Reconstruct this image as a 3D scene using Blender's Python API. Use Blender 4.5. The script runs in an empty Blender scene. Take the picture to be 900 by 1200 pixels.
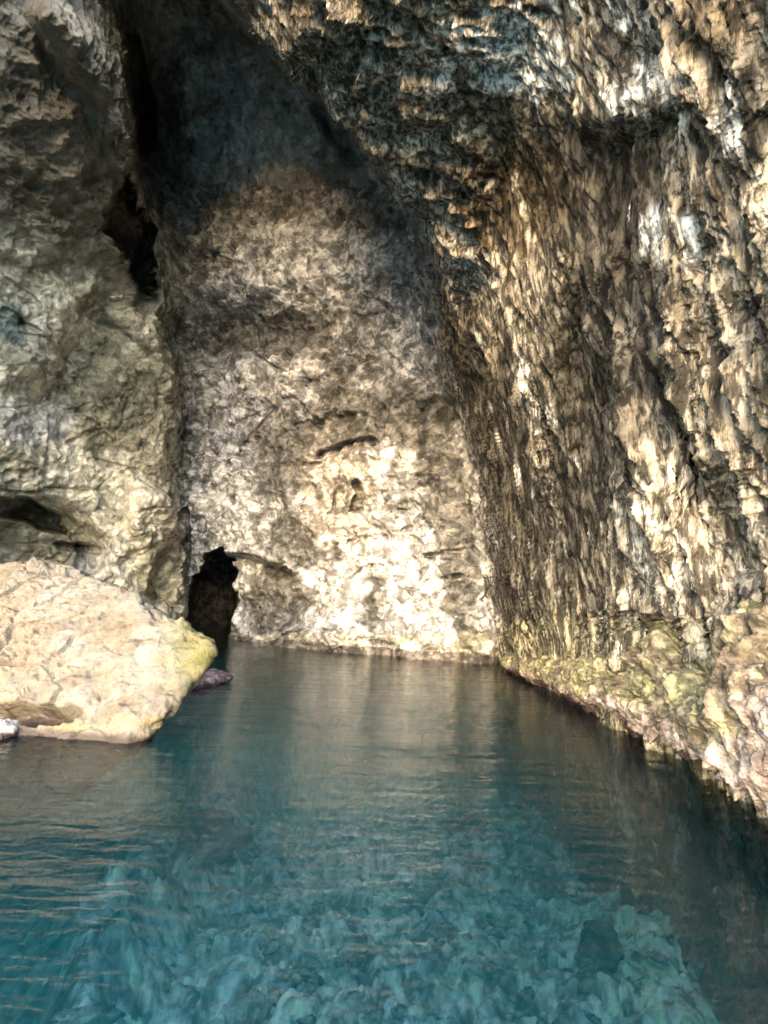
import bpy, bmesh, math
import numpy as np
from mathutils import Matrix, Vector

sc = bpy.context.scene
COL = sc.collection
f32 = np.float32
D2R = math.pi / 180

# ------------------------------------------------------------------ camera model
CAM = np.array([0.0, 0.0, 1.8])
PITCH, ROLL, FPX = 11.4 * D2R, 2.0 * D2R, 586.0
fw = np.array([0, math.cos(PITCH), math.sin(PITCH)])
r0 = np.array([1.0, 0, 0]); u0 = np.array([0, -math.sin(PITCH), math.cos(PITCH)])
ri = math.cos(ROLL) * r0 + math.sin(ROLL) * u0
ui = -math.sin(ROLL) * r0 + math.cos(ROLL) * u0

def ray(px, py):
    d = fw + ri * (px - 450) / FPX - ui * (py - 600) / FPX
    return d / np.linalg.norm(d)
def at_z(px, py, z=0.0):
    d = ray(px, py); return CAM + d * ((z - CAM[2]) / d[2])
def at_y(px, py, Y):
    d = ray(px, py); return CAM + d * (Y / d[1])
def to_px(P):
    v = P - CAM
    f = np.maximum(v @ fw, 0.04 * np.linalg.norm(v, axis=-1) + 1e-6)
    return 450 + FPX * (v @ ri) / f, 600 - FPX * (v @ ui) / f

# ------------------------------------------------------------------ noise
_rs = np.random.RandomState(11)
_perm = _rs.permutation(256).astype(np.int32); _perm = np.concatenate([_perm, _perm, _perm])
_g = _rs.normal(size=(256, 3)); _g = (_g / np.linalg.norm(_g, axis=1, keepdims=True)).astype(f32)
def _perlin(x, y, z):
    xi = np.floor(x); yi = np.floor(y); zi = np.floor(z)
    xf = (x - xi).astype(f32); yf = (y - yi).astype(f32); zf = (z - zi).astype(f32)
    X = xi.astype(np.int32) & 255; Y = yi.astype(np.int32) & 255; Z = zi.astype(np.int32) & 255
    u = xf * xf * xf * (xf * (xf * 6 - 15) + 10); v = yf * yf * yf * (yf * (yf * 6 - 15) + 10); w = zf * zf * zf * (zf * (zf * 6 - 15) + 10)
    def gr(dx, dy, dz):
        h = _perm[_perm[_perm[X + dx] + Y + dy] + Z + dz]
        g = _g[h]
        return g[:, 0] * (xf - dx) + g[:, 1] * (yf - dy) + g[:, 2] * (zf - dz)
    x00 = gr(0, 0, 0); x00 += u * (gr(1, 0, 0) - x00)
    x10 = gr(0, 1, 0); x10 += u * (gr(1, 1, 0) - x10)
    x01 = gr(0, 0, 1); x01 += u * (gr(1, 0, 1) - x01)
    x11 = gr(0, 1, 1); x11 += u * (gr(1, 1, 1) - x11)
    a = x00 + v * (x10 - x00); b = x01 + v * (x11 - x01)
    return (a + w * (b - a)) * 1.6
def pn(P, sx, sy=None, sz=None, off=0.0):
    """perlin noise about -1..1; sx, sy, sz are feature sizes in metres"""
    sy = sx if sy is None else sy; sz = sx if sz is None else sz
    out = np.empty(len(P), f32); n = 200000
    for i in range(0, len(P), n):
        Q = P[i:i + n]
        out[i:i + n] = _perlin(Q[:, 0] / sx + off, Q[:, 1] / sy + off * 1.7 + 3.1, Q[:, 2] / sz + off * 0.6 + 7.7)
    return out
def fbm(P, s, octv=4, gain=0.5, off=0.0, an=(1, 1, 1), ridge=False):
    o = np.zeros(len(P), f32); a = 1.0; t = 0
    for k in range(octv):
        v = pn(P, s * an[0], s * an[1], s * an[2], off + k * 13.7)
        if ridge: v = 1 - 2.2 * np.abs(v)
        o += a * v; t += a; a *= gain; s *= 0.48
    return o / t
def cells(P, s, off=0.0, seed=5):
    """voronoi: returns f1, f2, id value"""
    rs = np.random.RandomState(seed); jit = rs.rand(256, 3).astype(f32); val = rs.rand(256).astype(f32)
    Q = (P / s + off)
    I = np.floor(Q).astype(np.int32); F = (Q - I).astype(f32)
    f1 = np.full(len(P), 9.0, f32); f2 = f1.copy(); idv = np.zeros(len(P), f32)
    for dx in (-1, 0, 1):
        for dy in (-1, 0, 1):
            for dz in (-1, 0, 1):
                h = _perm[_perm[_perm[(I[:, 0] + dx) & 255] + ((I[:, 1] + dy) & 255)] + ((I[:, 2] + dz) & 255)]
                j = jit[h]
                d = np.sqrt((dx + j[:, 0] - F[:, 0]) ** 2 + (dy + j[:, 1] - F[:, 1]) ** 2 + (dz + j[:, 2] - F[:, 2]) ** 2)
                c = d < f1
                f2 = np.where(c, f1, np.minimum(f2, d)); idv = np.where(c, val[h], idv); f1 = np.where(c, d, f1)
    return f1, f2, idv
def ss(x, a, b):
    t = np.clip((x - a) / (b - a), 0, 1); return t * t * (3 - 2 * t)
def mix(a, b, t):
    return a + (b - a) * (t[:, None] if np.ndim(t) == 1 and np.ndim(a + b) > 1 else t)

# ------------------------------------------------------------------ object helpers
def tag(o, label=None, cat=None, group=None, kind=None):
    if label: o['label'] = label
    if cat: o['category'] = cat
    if group: o['group'] = group
    if kind: o['kind'] = kind
    return o
def mesh_obj(name, V, Fq, mat, color=None, parent=None):
    me = bpy.data.meshes.new(name)
    V = np.ascontiguousarray(V, f32); Fq = np.ascontiguousarray(Fq, np.int32)
    k = Fq.shape[1]
    me.vertices.add(len(V)); me.vertices.foreach_set('co', V.ravel())
    me.loops.add(Fq.size); me.loops.foreach_set('vertex_index', Fq.ravel())
    me.polygons.add(len(Fq)); me.polygons.foreach_set('loop_start', np.arange(len(Fq), dtype=np.int32) * k)
    me.polygons.foreach_set('use_smooth', np.ones(len(Fq), bool))
    me.update(calc_edges=True)
    if color is not None:
        at = me.color_attributes.new('rock', 'FLOAT_COLOR', 'POINT')
        c = np.ones((len(V), 4), f32); c[:, :color.shape[1]] = color
        at.data.foreach_set('color', c.ravel())
    me.materials.append(mat)
    o = bpy.data.objects.new(name, me); COL.objects.link(o)
    if parent: o.parent = parent
    return o
def grid_faces(nr, nc, wrap=False):
    i = np.arange(nr * nc).reshape(nr, nc)
    if wrap: i = np.concatenate([i, i[:, :1]], 1)
    return np.stack([i[:-1, :-1].ravel(), i[:-1, 1:].ravel(), i[1:, 1:].ravel(), i[1:, :-1].ravel()], 1)
def sub(V, C, F, keep):
    F = F[keep]; u, inv = np.unique(F, return_inverse=True)
    return V[u], (None if C is None else C[u]), inv.reshape(F.shape)

# ------------------------------------------------------------------ materials
def new_mat(name):
    m = bpy.data.materials.new(name); m.use_nodes = True
    nt = m.node_tree; nt.nodes.clear(); return m, nt
def rock_mat(name, fine=0.12, bump=0.03, rough=0.62, contrast=0.55, stretch=(1, 1, 1), spec=0.2, fleck=0.0):
    """stone: the mineral colours and some painted shade come from the 'rock' attribute, grain and small relief from noise nodes"""
    m, nt = new_mat(name); N = nt.nodes; L = nt.links
    out = N.new('ShaderNodeOutputMaterial'); b = N.new('ShaderNodeBsdfPrincipled')
    at = N.new('ShaderNodeAttribute'); at.attribute_name = 'rock'
    tc = N.new('ShaderNodeTexCoord'); mp = N.new('ShaderNodeMapping'); mp.inputs['Scale'].default_value = stretch
    L.new(tc.outputs['Object'], mp.inputs['Vector'])
    n1 = N.new('ShaderNodeTexNoise'); n1.inputs['Scale'].default_value = 1 / fine; n1.inputs['Detail'].default_value = 6; n1.inputs['Roughness'].default_value = 0.65
    n2 = N.new('ShaderNodeTexNoise'); n2.inputs['Scale'].default_value = 0.27 / fine; n2.inputs['Detail'].default_value = 5; n2.inputs['Roughness'].default_value = 0.6
    n2.inputs['Distortion'].default_value = 0.8
    L.new(mp.outputs[0], n1.inputs['Vector']); L.new(mp.outputs[0], n2.inputs['Vector'])
    mr = N.new('ShaderNodeMapRange'); mr.inputs['From Min'].default_value = 0.32; mr.inputs['From Max'].default_value = 0.68
    mr.inputs['To Min'].default_value = 1 - contrast; mr.inputs['To Max'].default_value = 1 + contrast
    L.new(n1.outputs['Fac'], mr.inputs['Value'])
    mr2 = N.new('ShaderNodeMapRange'); mr2.inputs['From Min'].default_value = 0.35; mr2.inputs['From Max'].default_value = 0.65
    mr2.inputs['To Min'].default_value = 1 - contrast * .6; mr2.inputs['To Max'].default_value = 1 + contrast * .6
    L.new(n2.outputs['Fac'], mr2.inputs['Value'])
    mu = N.new('ShaderNodeMath'); mu.operation = 'MULTIPLY'; L.new(mr.outputs[0], mu.inputs[0]); L.new(mr2.outputs[0], mu.inputs[1])
    if fleck:
        n3 = N.new('ShaderNodeTexNoise'); n3.inputs['Scale'].default_value = (1.15 if stretch[2] < 1 else .6) / fine; n3.inputs['Detail'].default_value = 8; n3.inputs['Roughness'].default_value = 0.72; n3.inputs['Distortion'].default_value = 0.4
        L.new(mp.outputs[0], n3.inputs['Vector'])
        m3 = N.new('ShaderNodeMapRange'); m3.interpolation_type = 'SMOOTHSTEP'
        m3.inputs['From Min'].default_value = 0.43; m3.inputs['From Max'].default_value = 0.60; m3.inputs['To Min'].default_value = 1 - fleck; m3.inputs['To Max'].default_value = 1 + fleck * 1.3
        L.new(n3.outputs['Fac'], m3.inputs['Value'])
        mu3 = N.new('ShaderNodeMath'); mu3.operation = 'MULTIPLY'; L.new(mu.outputs[0], mu3.inputs[0]); L.new(m3.outputs[0], mu3.inputs[1]); mu = mu3
    vm = N.new('ShaderNodeVectorMath'); vm.operation = 'SCALE'; L.new(at.outputs['Color'], vm.inputs[0]); L.new(mu.outputs[0], vm.inputs['Scale'])
    mn = N.new('ShaderNodeVectorMath'); mn.operation = 'MINIMUM'; mn.inputs[1].default_value = (.85, .85, .85); L.new(vm.outputs[0], mn.inputs[0])
    L.new(mn.outputs[0], b.inputs['Base Color'])
    b.inputs['Roughness'].default_value = rough; b.inputs['Specular IOR Level'].default_value = spec
    ad = N.new('ShaderNodeMath'); ad.operation = 'MULTIPLY_ADD'; ad.inputs[1].default_value = 2.5
    L.new(n2.outputs['Fac'], ad.inputs[0]); L.new(n1.outputs['Fac'], ad.inputs[2])
    bp = N.new('ShaderNodeBump'); bp.inputs['Distance'].default_value = bump; bp.inputs['Strength'].default_value = 1.0
    L.new(ad.outputs[0], bp.inputs['Height']); L.new(bp.outputs[0], b.inputs['Normal'])
    L.new(b.outputs[0], out.inputs[0]); return m

M_far = rock_mat('limestone_far', fine=0.4, bump=0.13, contrast=0.35, fleck=.5)
M_left = rock_mat('limestone_blocky', fine=0.4, bump=0.12, contrast=0.3, fleck=.35)
M_right = rock_mat('flowstone', fine=0.13, bump=0.08, contrast=0.4, stretch=(1, 1, 0.22), rough=0.75, spec=0.12, fleck=.75)
M_roof = rock_mat('roof_stone', fine=0.6, bump=0.22, contrast=0.35, fleck=.2)
M_ledge = rock_mat('ledge_stone', fine=0.09, bump=0.045, contrast=0.35, fleck=.4)
M_boulder = rock_mat('boulder_stone', fine=0.10, bump=0.03, contrast=0.2, rough=0.75)
M_bed = rock_mat('seabed_stone', fine=0.12, bump=0.02, contrast=0.35, rough=0.8)

# ------------------------------------------------------------------ cave shell
def seq(*parts):
    o = []
    for a, b, s in parts: o.append(np.arange(a, b, s))
    return np.concatenate(o)
QUAL = 1.0
AZ = seq((-100, -50, .7), (-50, 50, .085 / QUAL), (50, 100.1, .7)) * D2R
EL = seq((-62, -4, .35), (-4, 62, .08 / QUAL), (62, 89, .6)) * D2R
NR, NC = len(EL), len(AZ)
aa, ee = np.meshgrid(AZ, EL)
D = np.stack([np.sin(aa) * np.cos(ee), np.cos(aa) * np.cos(ee), np.sin(ee)], -1).reshape(-1, 3)
PX, PY = to_px(CAM + D)

def plane_pts(a, b, c):
    n = np.cross(b - a, c - a); n /= np.linalg.norm(n); return n, n @ (a - CAM)
def plane_r(n, h):
    c = D @ n; c = np.where(h > 0, c, -c); h = abs(h)
    return np.where(c > h / 400, h / np.maximum(c, 1e-6), 400.0)
def smin(rs, p=10):
    return sum(r ** -p for r in rs) ** (-1 / p)
Z = np.array([0, 0, 1.0])
# back wall
b1, b2 = at_z(270, 752), at_z(582, 779)
dB = (b2 - b1) / np.linalg.norm(b2 - b1); nB = np.array([dB[1], -dB[0], 0]); nB *= np.sign(nB @ (CAM - b1))   # towards the camera
rB0 = plane_r(*plane_pts(b1, b2, b1 + Z * 10 + nB * 0.9))
topB = CAM + ray(400, 300) * rB0.min() * 0
def hit(px, py, pl):
    d = ray(px, py); n, h = pl; return CAM + d * (h / (d @ n))
plB = plane_pts(b1, b2, b1 + Z * 10 + nB * 0.9)
qa = hit(400, 150, plB)
plA = plane_pts(qa, qa + dB, qa + Z * 10 + nB * 2.5)
qa2 = hit(330, 70, plA)
plA2 = plane_pts(qa2, qa2 + dB, qa2 + Z * 6 + nB * 3.5)
r_back = smin([rB0, plane_r(*plA), plane_r(*plA2)], 14)
# right wall
off = np.array([0.55, 0, 0])
c1, c2 = at_z(760, 880) + off, at_z(592, 786) + off
Q = hit(505, 290, plB)
plR = plane_pts(c1, c2, Q)
nR = -plR[0] * np.sign(plR[1])                      # towards the camera
q2 = hit(700, -60, plR); dR = (c2 - c1) / np.linalg.norm(c2 - c1)
plR2 = plane_pts(q2, q2 + dR, q2 + Z * 2 + nR * 3.0)
r_right = smin([plane_r(*plR), plane_r(*plR2)], 12)
# left wall
l1 = at_y(215, 757, 26.5); l1[2] = 0; l2 = at_y(0, 780, 21.5); l2[2] = 0
dL = (l1 - l2) / np.linalg.norm(l1 - l2); nL = np.array([dL[1], -dL[0], 0]); nL *= np.sign(nL @ (CAM - l1))
plL = plane_pts(l1, l2, l1 + Z * 10 + nL * 1.5)
q3 = hit(60, 330, plL)
dU = dL + 0.25 * Z
plU = plane_pts(q3, q3 + dU, q3 + Z * 4 + nL * 9)
l3 = l2 + np.array([-1.5, -16, 0])
plL2 = plane_pts(l2, l3, l2 + Z * 10 + np.array([2.0, 0, 0]))
r_left = smin([plane_r(*plL), plane_r(*plU), plane_r(*plL2)], 12)
plTop = (np.array([0, -0.12, 1]) / np.linalg.norm([0, -0.12, 1]), 30.0)

Dj = D * 9.0
w1 = fbm(Dj, 1.6, 4, off=2.0); w2 = fbm(Dj, 1.6, 4, off=31.0)
wx = PX + 26 * w1; wy = PY + 26 * w2                # rock outlines wander
yR = [-3000, -700, -150, -40, 30, 65, 95, 130, 190, 250, 330, 400, 470, 560, 700, 785, 1300]
xR = [-900, 0, 215, 268, 305, 345, 385, 415, 460, 500, 508, 522, 542, 562, 577, 588, 588]
yL = [-3000, -700, -50, 60, 120, 190, 240, 290, 340, 400, 450, 540, 620, 700, 760, 1300]
xL = [-900, -100, 125, 132, 138, 152, 166, 180, 187, 200, 206, 203, 207, 213, 217, 217]
eR = wx - np.interp(PY, yR, xR); eL = np.interp(PY, yL, xL) - wx
softR = np.interp(PY, [-300, 60, 250, 785], [60, 9, 7, 4]); softL = np.interp(PY, [-300, 200, 760], [60, 7, 4])
wR = 1 / (1 + np.exp(-np.clip(eR / softR, -30, 30))); wL = 1 / (1 + np.exp(-np.clip(eL / softL, -30, 30)))
wL *= 1 - wR; wB = 1 - wR - wL
R = 1 / (wR / r_right + wL / r_left + wB / r_back)
R = smin([R, plane_r(*plTop)], 10)
R = np.minimum(R, 90)

def blob(cx, cy, rx, ry, ang=0, soft=0.5, warp=1.0):
    a = ang * D2R
    x = PX + 18 * warp * w1 - cx; y = PY + 18 * warp * w2 - cy
    u = (x * math.cos(a) + y * math.sin(a)) / rx; v = (-x * math.sin(a) + y * math.cos(a)) / ry
    return ss(-np.sqrt(u * u + v * v), -1 - soft, -1 + soft)
def line(pts, wid, soft=0.5):
    x = PX + 12 * w1; y = PY + 12 * w2; dm = np.full(len(x), 1e9)
    for (ax, ay), (bx, by) in zip(pts[:-1], pts[1:]):
        vx, vy = bx - ax, by - ay; t = np.clip(((x - ax) * vx + (y - ay) * vy) / (vx * vx + vy * vy), 0, 1)
        dm = np.minimum(dm, np.hypot(x - ax - t * vx, y - ay - t * vy))
    return ss(-dm / wid, -1 - soft, -1 + soft)

def poly(pts, soft=3, warp=7):
    x = PX + warp * lumpy2 ; y = PY + warp * w2 * 1.2; n = len(pts); ins = np.zeros(len(x), bool); dm = np.full(len(x), 1e9)
    for i in range(n):
        (ax, ay), (bx, by) = pts[i], pts[(i + 1) % n]
        vx, vy = bx - ax, by - ay; t = np.clip(((x - ax) * vx + (y - ay) * vy) / (vx * vx + vy * vy), 0, 1)
        dm = np.minimum(dm, np.hypot(x - ax - t * vx, y - ay - t * vy))
        if vy: ins ^= ((ay > y) != (by > y)) & (x < vx * (y - ay) / vy + ax)
    return ss(np.where(ins, dm, -dm), -soft, soft)
# base normals of the smooth shell
lumpy2 = fbm(CAM + D * 30.0, .9, 3, .65, off=171)
lumpy = fbm(CAM + D * 30.0, 1.6, 4, .65, off=177)
def ragged(m, k=.9): return ss(m + k * lumpy, .42, .58)
P0 = CAM + D * R[:, None]
def normals(P):
    G = P.reshape(NR, NC, 3); du = np.gradient(G, axis=1); dv = np.gradient(G, axis=0)
    n = np.cross(du, dv).reshape(-1, 3); n /= np.linalg.norm(n, axis=1, keepdims=True) + 1e-9
    s = np.sign(-(n * D).sum(1)); return n * s[:, None]
nrm = (wR[:, None] * nR + wL[:, None] * (-plL[0] * np.sign(plL[1])) + wB[:, None] * (-plB[0] * np.sign(plB[1])))
nn = normals(P0); nrm = 0.5 * nrm + 0.5 * nn; nrm -= D * 0.15
nrm /= np.linalg.norm(nrm, axis=1, keepdims=True)

# --- large hollows and ribs, along the ray (metres; negative = towards the cave)
dr = np.zeros(len(D))
arch = poly([(221, 760), (224, 705), (236, 668), (246, 650), (264, 643), (281, 660), (279, 690), (273, 722), (266, 760)], 2.5)
dr += 28 * arch
dr += 2.6 * poly([(255, 652), (300, 654), (340, 668), (356, 690), (350, 720), (330, 742), (320, 765), (255, 765)], 5) * (1 - arch)
dr += 1.2 * blob(270, 738, 8, 8, 0, .3)
dr += 7.0 * poly([(134, 210), (148, 232), (160, 258), (182, 272), (178, 300), (173, 350), (163, 335), (148, 315), (130, 290), (118, 250)], 5, 12)
dr += 2.0 * blob(172, 320, 10, 40, -5, .5)
dr += 4.0 * line([(148, 50), (160, 95), (176, 165)], 11)
dr += -3.0 * line([(60, 20), (110, 90), (150, 180), (182, 250), (200, 350)], 20, .8)
dr += 3.5 * blob(403, 140, 20, 45, -25, .6)
dr += 4.0 * poly([(-60, 590), (0, 584), (34, 588), (62, 604), (74, 626), (50, 622), (30, 612), (0, 606), (-60, 620)], 3, 12) + 2.0 * blob(50, 645, 62, 48, 0, .25, 1.5)
dr += 1.6 * blob(190, 668, 14, 40, 15, .5) + 1.5 * line([(212, 600), (216, 690)], 6)
dr += -1.2 * blob(170, 600, 24, 28, 0, .6) 
dr += -1.6 * blob(60, 130, 90, 130, -25, .9)
dr += 1.6 * blob(95, 420, 30, 70, 40, .8)
lm_ = ss(lumpy, -.15, .25)
dr += lm_ * .4 * line([(0, 362), (35, 385), (75, 420), (95, 460)], 4) + lm_ * .35 * line([(0, 490), (50, 515), (80, 520), (115, 500)], 3.5) + lm_ * .3 * line([(60, 440), (90, 490), (130, 520)], 3) + .8 * line([(100, 540), (160, 555)], 3) * .3
dr += 1.3 * line([(68, 640), (105, 642)], 5, .3) + .8 * line([(90, 640), (86, 665)], 5)
dr += 2.5 * blob(300, 385, 60, 30, 0, .8) + 1.0 * blob(420, 400, 50, 60, 0, .8)
dr += 1.0 * line([(375, 533), (440, 520)], 6, .4) + 1.2 * line([(424, 570), (424, 595)], 5, .4) + .8 * blob(402, 585, 10, 14, 0, .4)
for pts_, wd in (([(360, 548), (400, 540), (445, 524)], 3.5), ([(370, 640), (420, 632), (480, 618)], 3), ([(410, 692), (470, 690), (545, 676)], 3), ([(300, 735), (380, 742), (470, 750)], 3),
                 ([(460, 560), (500, 600), (520, 640)], 3), ([(350, 500), (420, 490), (500, 470)], 3.5), ([(455, 575), (462, 640)], 2.5), ([(480, 655), (560, 645)], 2.5), ([(350, 665), (400, 668)], 3), ([(250, 560), (300, 520), (330, 450)], 3), ([(390, 600), (470, 596)], 2.5)):
    dr += .45 * line(pts_, wd, .9) * ss(lumpy, -.15, .25)
dr += .5 * blob(690, 200, 85, 60, 15, .9) + .5 * blob(770, 340, 45, 55, 30, .7)
dr += 0.4 * blob(895, 610, 28, 55, 0, .7) + 0.3 * blob(850, 560, 12, 60, -12, .7)
dr += -0.5 * blob(770, 110, 60, 30, -25, .6) - 0.2 * blob(860, 290, 35, 90, -15, .9) + .35 * blob(845, 265, 12, 40, -20, .6)
dr += 0.9 * blob(705, 440, 26, 120, -4, .6) - .6 * blob(640, 480, 14, 120, -5, .6) - 0.6 * blob(790, 560, 30, 120, -8, .7)
dr += 0.5 * ss(lumpy, -.3, .2) * line([(700, 735), (760, 722), (800, 738), (850, 730), (910, 748)], 12, .8) 
R2 = R + dr
P = CAM + D * R2[:, None]
P64 = P0.astype(np.float64)

# --- relief along the normal, metres
big = fbm(P64, 6.5, 3, .55, off=5)
med = fbm(P64, 2.1, 4, .55, off=17)
rid = fbm(P64, 1.3, 4, .55, off=23, ridge=True)
# left wall: tilted beds broken into blocks
wp = np.stack([fbm(P64, 5, 2, off=40), fbm(P64, 5, 2, off=50), fbm(P64, 5, 2, off=60)], 1) * 1.0
bed = P64 @ np.array([.42, .2, .88]) + wp[:, 0] * 1.2
def saw(t, sharp=.25):
    fr = t - np.floor(t); return np.where(fr < 1 - sharp, fr / (1 - sharp), (1 - fr) / sharp)
Pw = P64 + wp
f1, f2, cid = cells(Pw * np.array([1, 1, 1.4]), 3.2, seed=5)
crack = ss(f2 - f1, 0.0, 0.10)
f1b, f2b, cidb = cells(Pw, 1.15, seed=9)
crackb = ss(f2b - f1b, 0.0, 0.12)
rough = fbm(P64, .8, 3, .65, off=180); roughr = fbm(P64, .9, 3, .6, off=185, ridge=True)
hL = 0.9 * big + .6 * med + .3 * rid + 0.55 * saw(bed / 2.6 + .4 * med, .15) * ss(pn(P64, 6, 6, 6, 77), -.2, .3) + .10 * saw(bed / .7 + 1.2 * med) + .8 * (cid - .5) * ss(rid, -.3, .4) - .25 * (1 - crack) * ss(med, -.2, .3) + .22 * (cidb - .5) + .24 * rough + .12 * roughr
# back wall: level beds low down, rough above
bed2 = P64[:, 2] + wp[:, 1] * .8 + P64[:, 0] * .03
low = ss(-P64[:, 2], -17, -9)
t_big = fbm(P64, 5.0, 4, .6, off=190)
hB = 1.0 * big + .8 * med + .45 * rid + low * (.45 * saw(bed2 / 2.3 + .5 * t_big, .15) * ss(t_big, -.15, .3) + .16 * saw(bed2 / .8 + .9 * t_big, .2) * ss(-t_big, -.2, .2)) + (1 - .6 * low) * .5 * (cidb - .5) + .7 * (cid - .5) * ss(rid, -.2, .5) + .20 * rough + .12 * roughr
# roof: smoother water-worn stone
hA = 1.2 * big + .45 * med + .15 * rid + .3 * ss(f1b, .3, .8) + .45 * rid + .25 * rough + .5 * (cid - .5) * ss(med, -.2, .3)
# right wall: flutes and curtains that run down the wall
lean = P64.copy(); lean[:, 1] += .06 * P64[:, 2]; lean[:, 1] += .28 * wp[:, 0]
amp = .45 + .55 * ss(pn(P64, 2.5, 2.5, 4, 71), -.35, .35)
fl1 = fbm(lean, .75, 2, .5, off=80, an=(1.2, .85, 9), ridge=True)
fl2 = fbm(lean, .27, 2, .6, off=90, an=(1.5, 1, 11), ridge=True)
fl3 = fbm(lean, .10, 2, .6, off=95, an=(1.5, 1, 9), ridge=True)
knob = fbm(P64, .55, 3, .55, off=99)
knobr = fbm(P64, .22, 3, .6, off=105, ridge=True)
crust = ss(pn(P64, 1.8, 1.8, 2.6, 120) + .6 * ss(PX, 760, 900) - .2, -.25, .35)
near = ss(-R, -16, -7)
hR = .18 * big + .14 * med + amp * ((.26 + .10 * (1 - near)) * fl1 + .19 * ss(-R, -20, -10) * fl2 + .09 * near * fl3) + (.06 + .07 * crust) * knob * (.3 + .7 * near) + (.025 + .05 * crust) * near * knobr
drape = pn(lean, 1.6, .9, 9, 130)
hR += .20 * ss(drape, .1, .45)
# bumps that end in drips: flutes stop at ragged lower edges
dedge = P64[:, 2] + 1.2 * pn(lean, .6, .35, 20, 140) + wp[:, 2]
hR += .18 * saw(dedge / 1.7, .12) * ss(pn(P64, 3, 3, 3, 150), -.1, .3)
h = wL * hL + wB * (hB * ss(PY, 150, 330) + hA * (1 - ss(PY, 150, 330))) + wR * hR
upper = wL * (1 - ss(PY - .45 * PX, 215, 320)); h = h * (1 - upper) + hA * upper
h *= np.where(wR > .5, 1, .75)
h *= 1 - .9 * arch
V = P + nrm * h[:, None]

# ------------------------------------------------------------------ mineral colours of the shell, with shade painted over some
def C(*c): return np.array(c, f32)
N_ = len(D)
t_a = fbm(P64, 1.4, 5, .62, off=200); t_b = fbm(P64, .5, 4, .65, off=210); t_c = fbm(P64, 4.0, 4, .6, off=220)
st = fbm(lean, .5, 4, .6, off=230, an=(1.3, .8, 11)); st2 = fbm(lean, .16, 3, .6, off=240, an=(1.3, 1, 9))
vst = fbm(P64, 1.6, 4, .6, off=250, an=(1, 1, 3.5))
def thr(mask, noise, k=.9, s=.18):
    """a stain or patch of painted shade with a ragged edge: mask 0..1, noise about -.5..+.5"""
    return ss(mask + k * noise, .5 - s, .5 + s)
# back
colB = mix(C(.21, .20, .18)[None], C(.36, .35, .325)[None], ss(t_a, -.35, .35))
W = np.clip(.5 * blob(420, 560, 210, 260, 0, .5) + .3 * blob(340, 610, 110, 150, 0, .8) + .45 * blob(480, 590, 105, 130, 0, .9) + .4 * blob(430, 690, 170, 75, 0, .8) + .6 * blob(425, 290, 85, 60, 10, .7) + .45 * blob(400, 440, 70, 60, 0, .6)
            + .75 * blob(272, 640, 70, 20, -8, .5) + .55 * blob(235, 590, 35, 60, 0, .6) + .5 * blob(300, 345, 50, 30, 0, .6) + .6 * blob(545, 560, 16, 150, -3, .5)
            + .7 * blob(222, 660, 10, 50, 5, .4) + .5 * blob(330, 590, 60, 90, 20, .8) + .35 * blob(340, 250, 120, 90, 0, .8) + .7*blob(520,700,60,70,0,.5) + .7*blob(490,360,30,90,0,.6), 0, 1)
Wm = thr(W, t_a * .9 + vst * .6 + .4 * t_b, .95, .24)
colB = mix(colB, mix(C(.285, .287, .31)[None], C(.385, .387, .41)[None], ss(t_b, -.3, .3)), Wm * .88)
warm = thr(.9 * blob(400, 580, 45, 70, 0, .7) + .5 * blob(350, 480, 80, 90, 0, .7), t_b, .8)
colB = mix(colB, C(.36, .29, .21)[None], warm * .6)
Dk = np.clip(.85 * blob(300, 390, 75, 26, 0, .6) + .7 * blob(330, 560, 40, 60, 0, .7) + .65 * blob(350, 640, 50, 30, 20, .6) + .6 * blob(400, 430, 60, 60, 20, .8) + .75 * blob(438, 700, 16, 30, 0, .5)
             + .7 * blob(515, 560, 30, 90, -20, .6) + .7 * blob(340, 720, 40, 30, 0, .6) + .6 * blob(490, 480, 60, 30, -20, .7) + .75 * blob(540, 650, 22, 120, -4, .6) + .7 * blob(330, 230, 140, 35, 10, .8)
             + .6 * blob(410, 165, 40, 90, -15, .7) + .55 * blob(395, 590, 24, 20, 0, .6) + .5 * blob(470, 330, 40, 50, 0, .8) + .8 * blob(320, 700, 22, 40, 20, .6) + .45 * blob(400,500,160,30,-10,.8), 0, 1)  # stains, plus painted shade in the concavity high on the right
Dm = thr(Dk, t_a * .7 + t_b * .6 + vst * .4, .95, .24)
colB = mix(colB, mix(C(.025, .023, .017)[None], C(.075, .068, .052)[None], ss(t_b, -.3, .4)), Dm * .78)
flecks = ss(t_b + .5 * t_a, .22, .42) * ss(PY, 230, 500)
colB = mix(colB, C(.055, .05, .04)[None], flecks * .6)
tide = thr(ss(PY, 735, 748) , t_b, .5); colB = mix(colB, mix(C(.34, .29, .16)[None], C(.38, .36, .13)[None], ss(t_a, -.2, .3)), tide * .45 * (P64[:, 2] < 2.2))
base_dark = (P64[:, 2] < .35 + .2 * t_b); colB = mix(colB, C(.07, .05, .045)[None], base_dark * .8)
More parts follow.
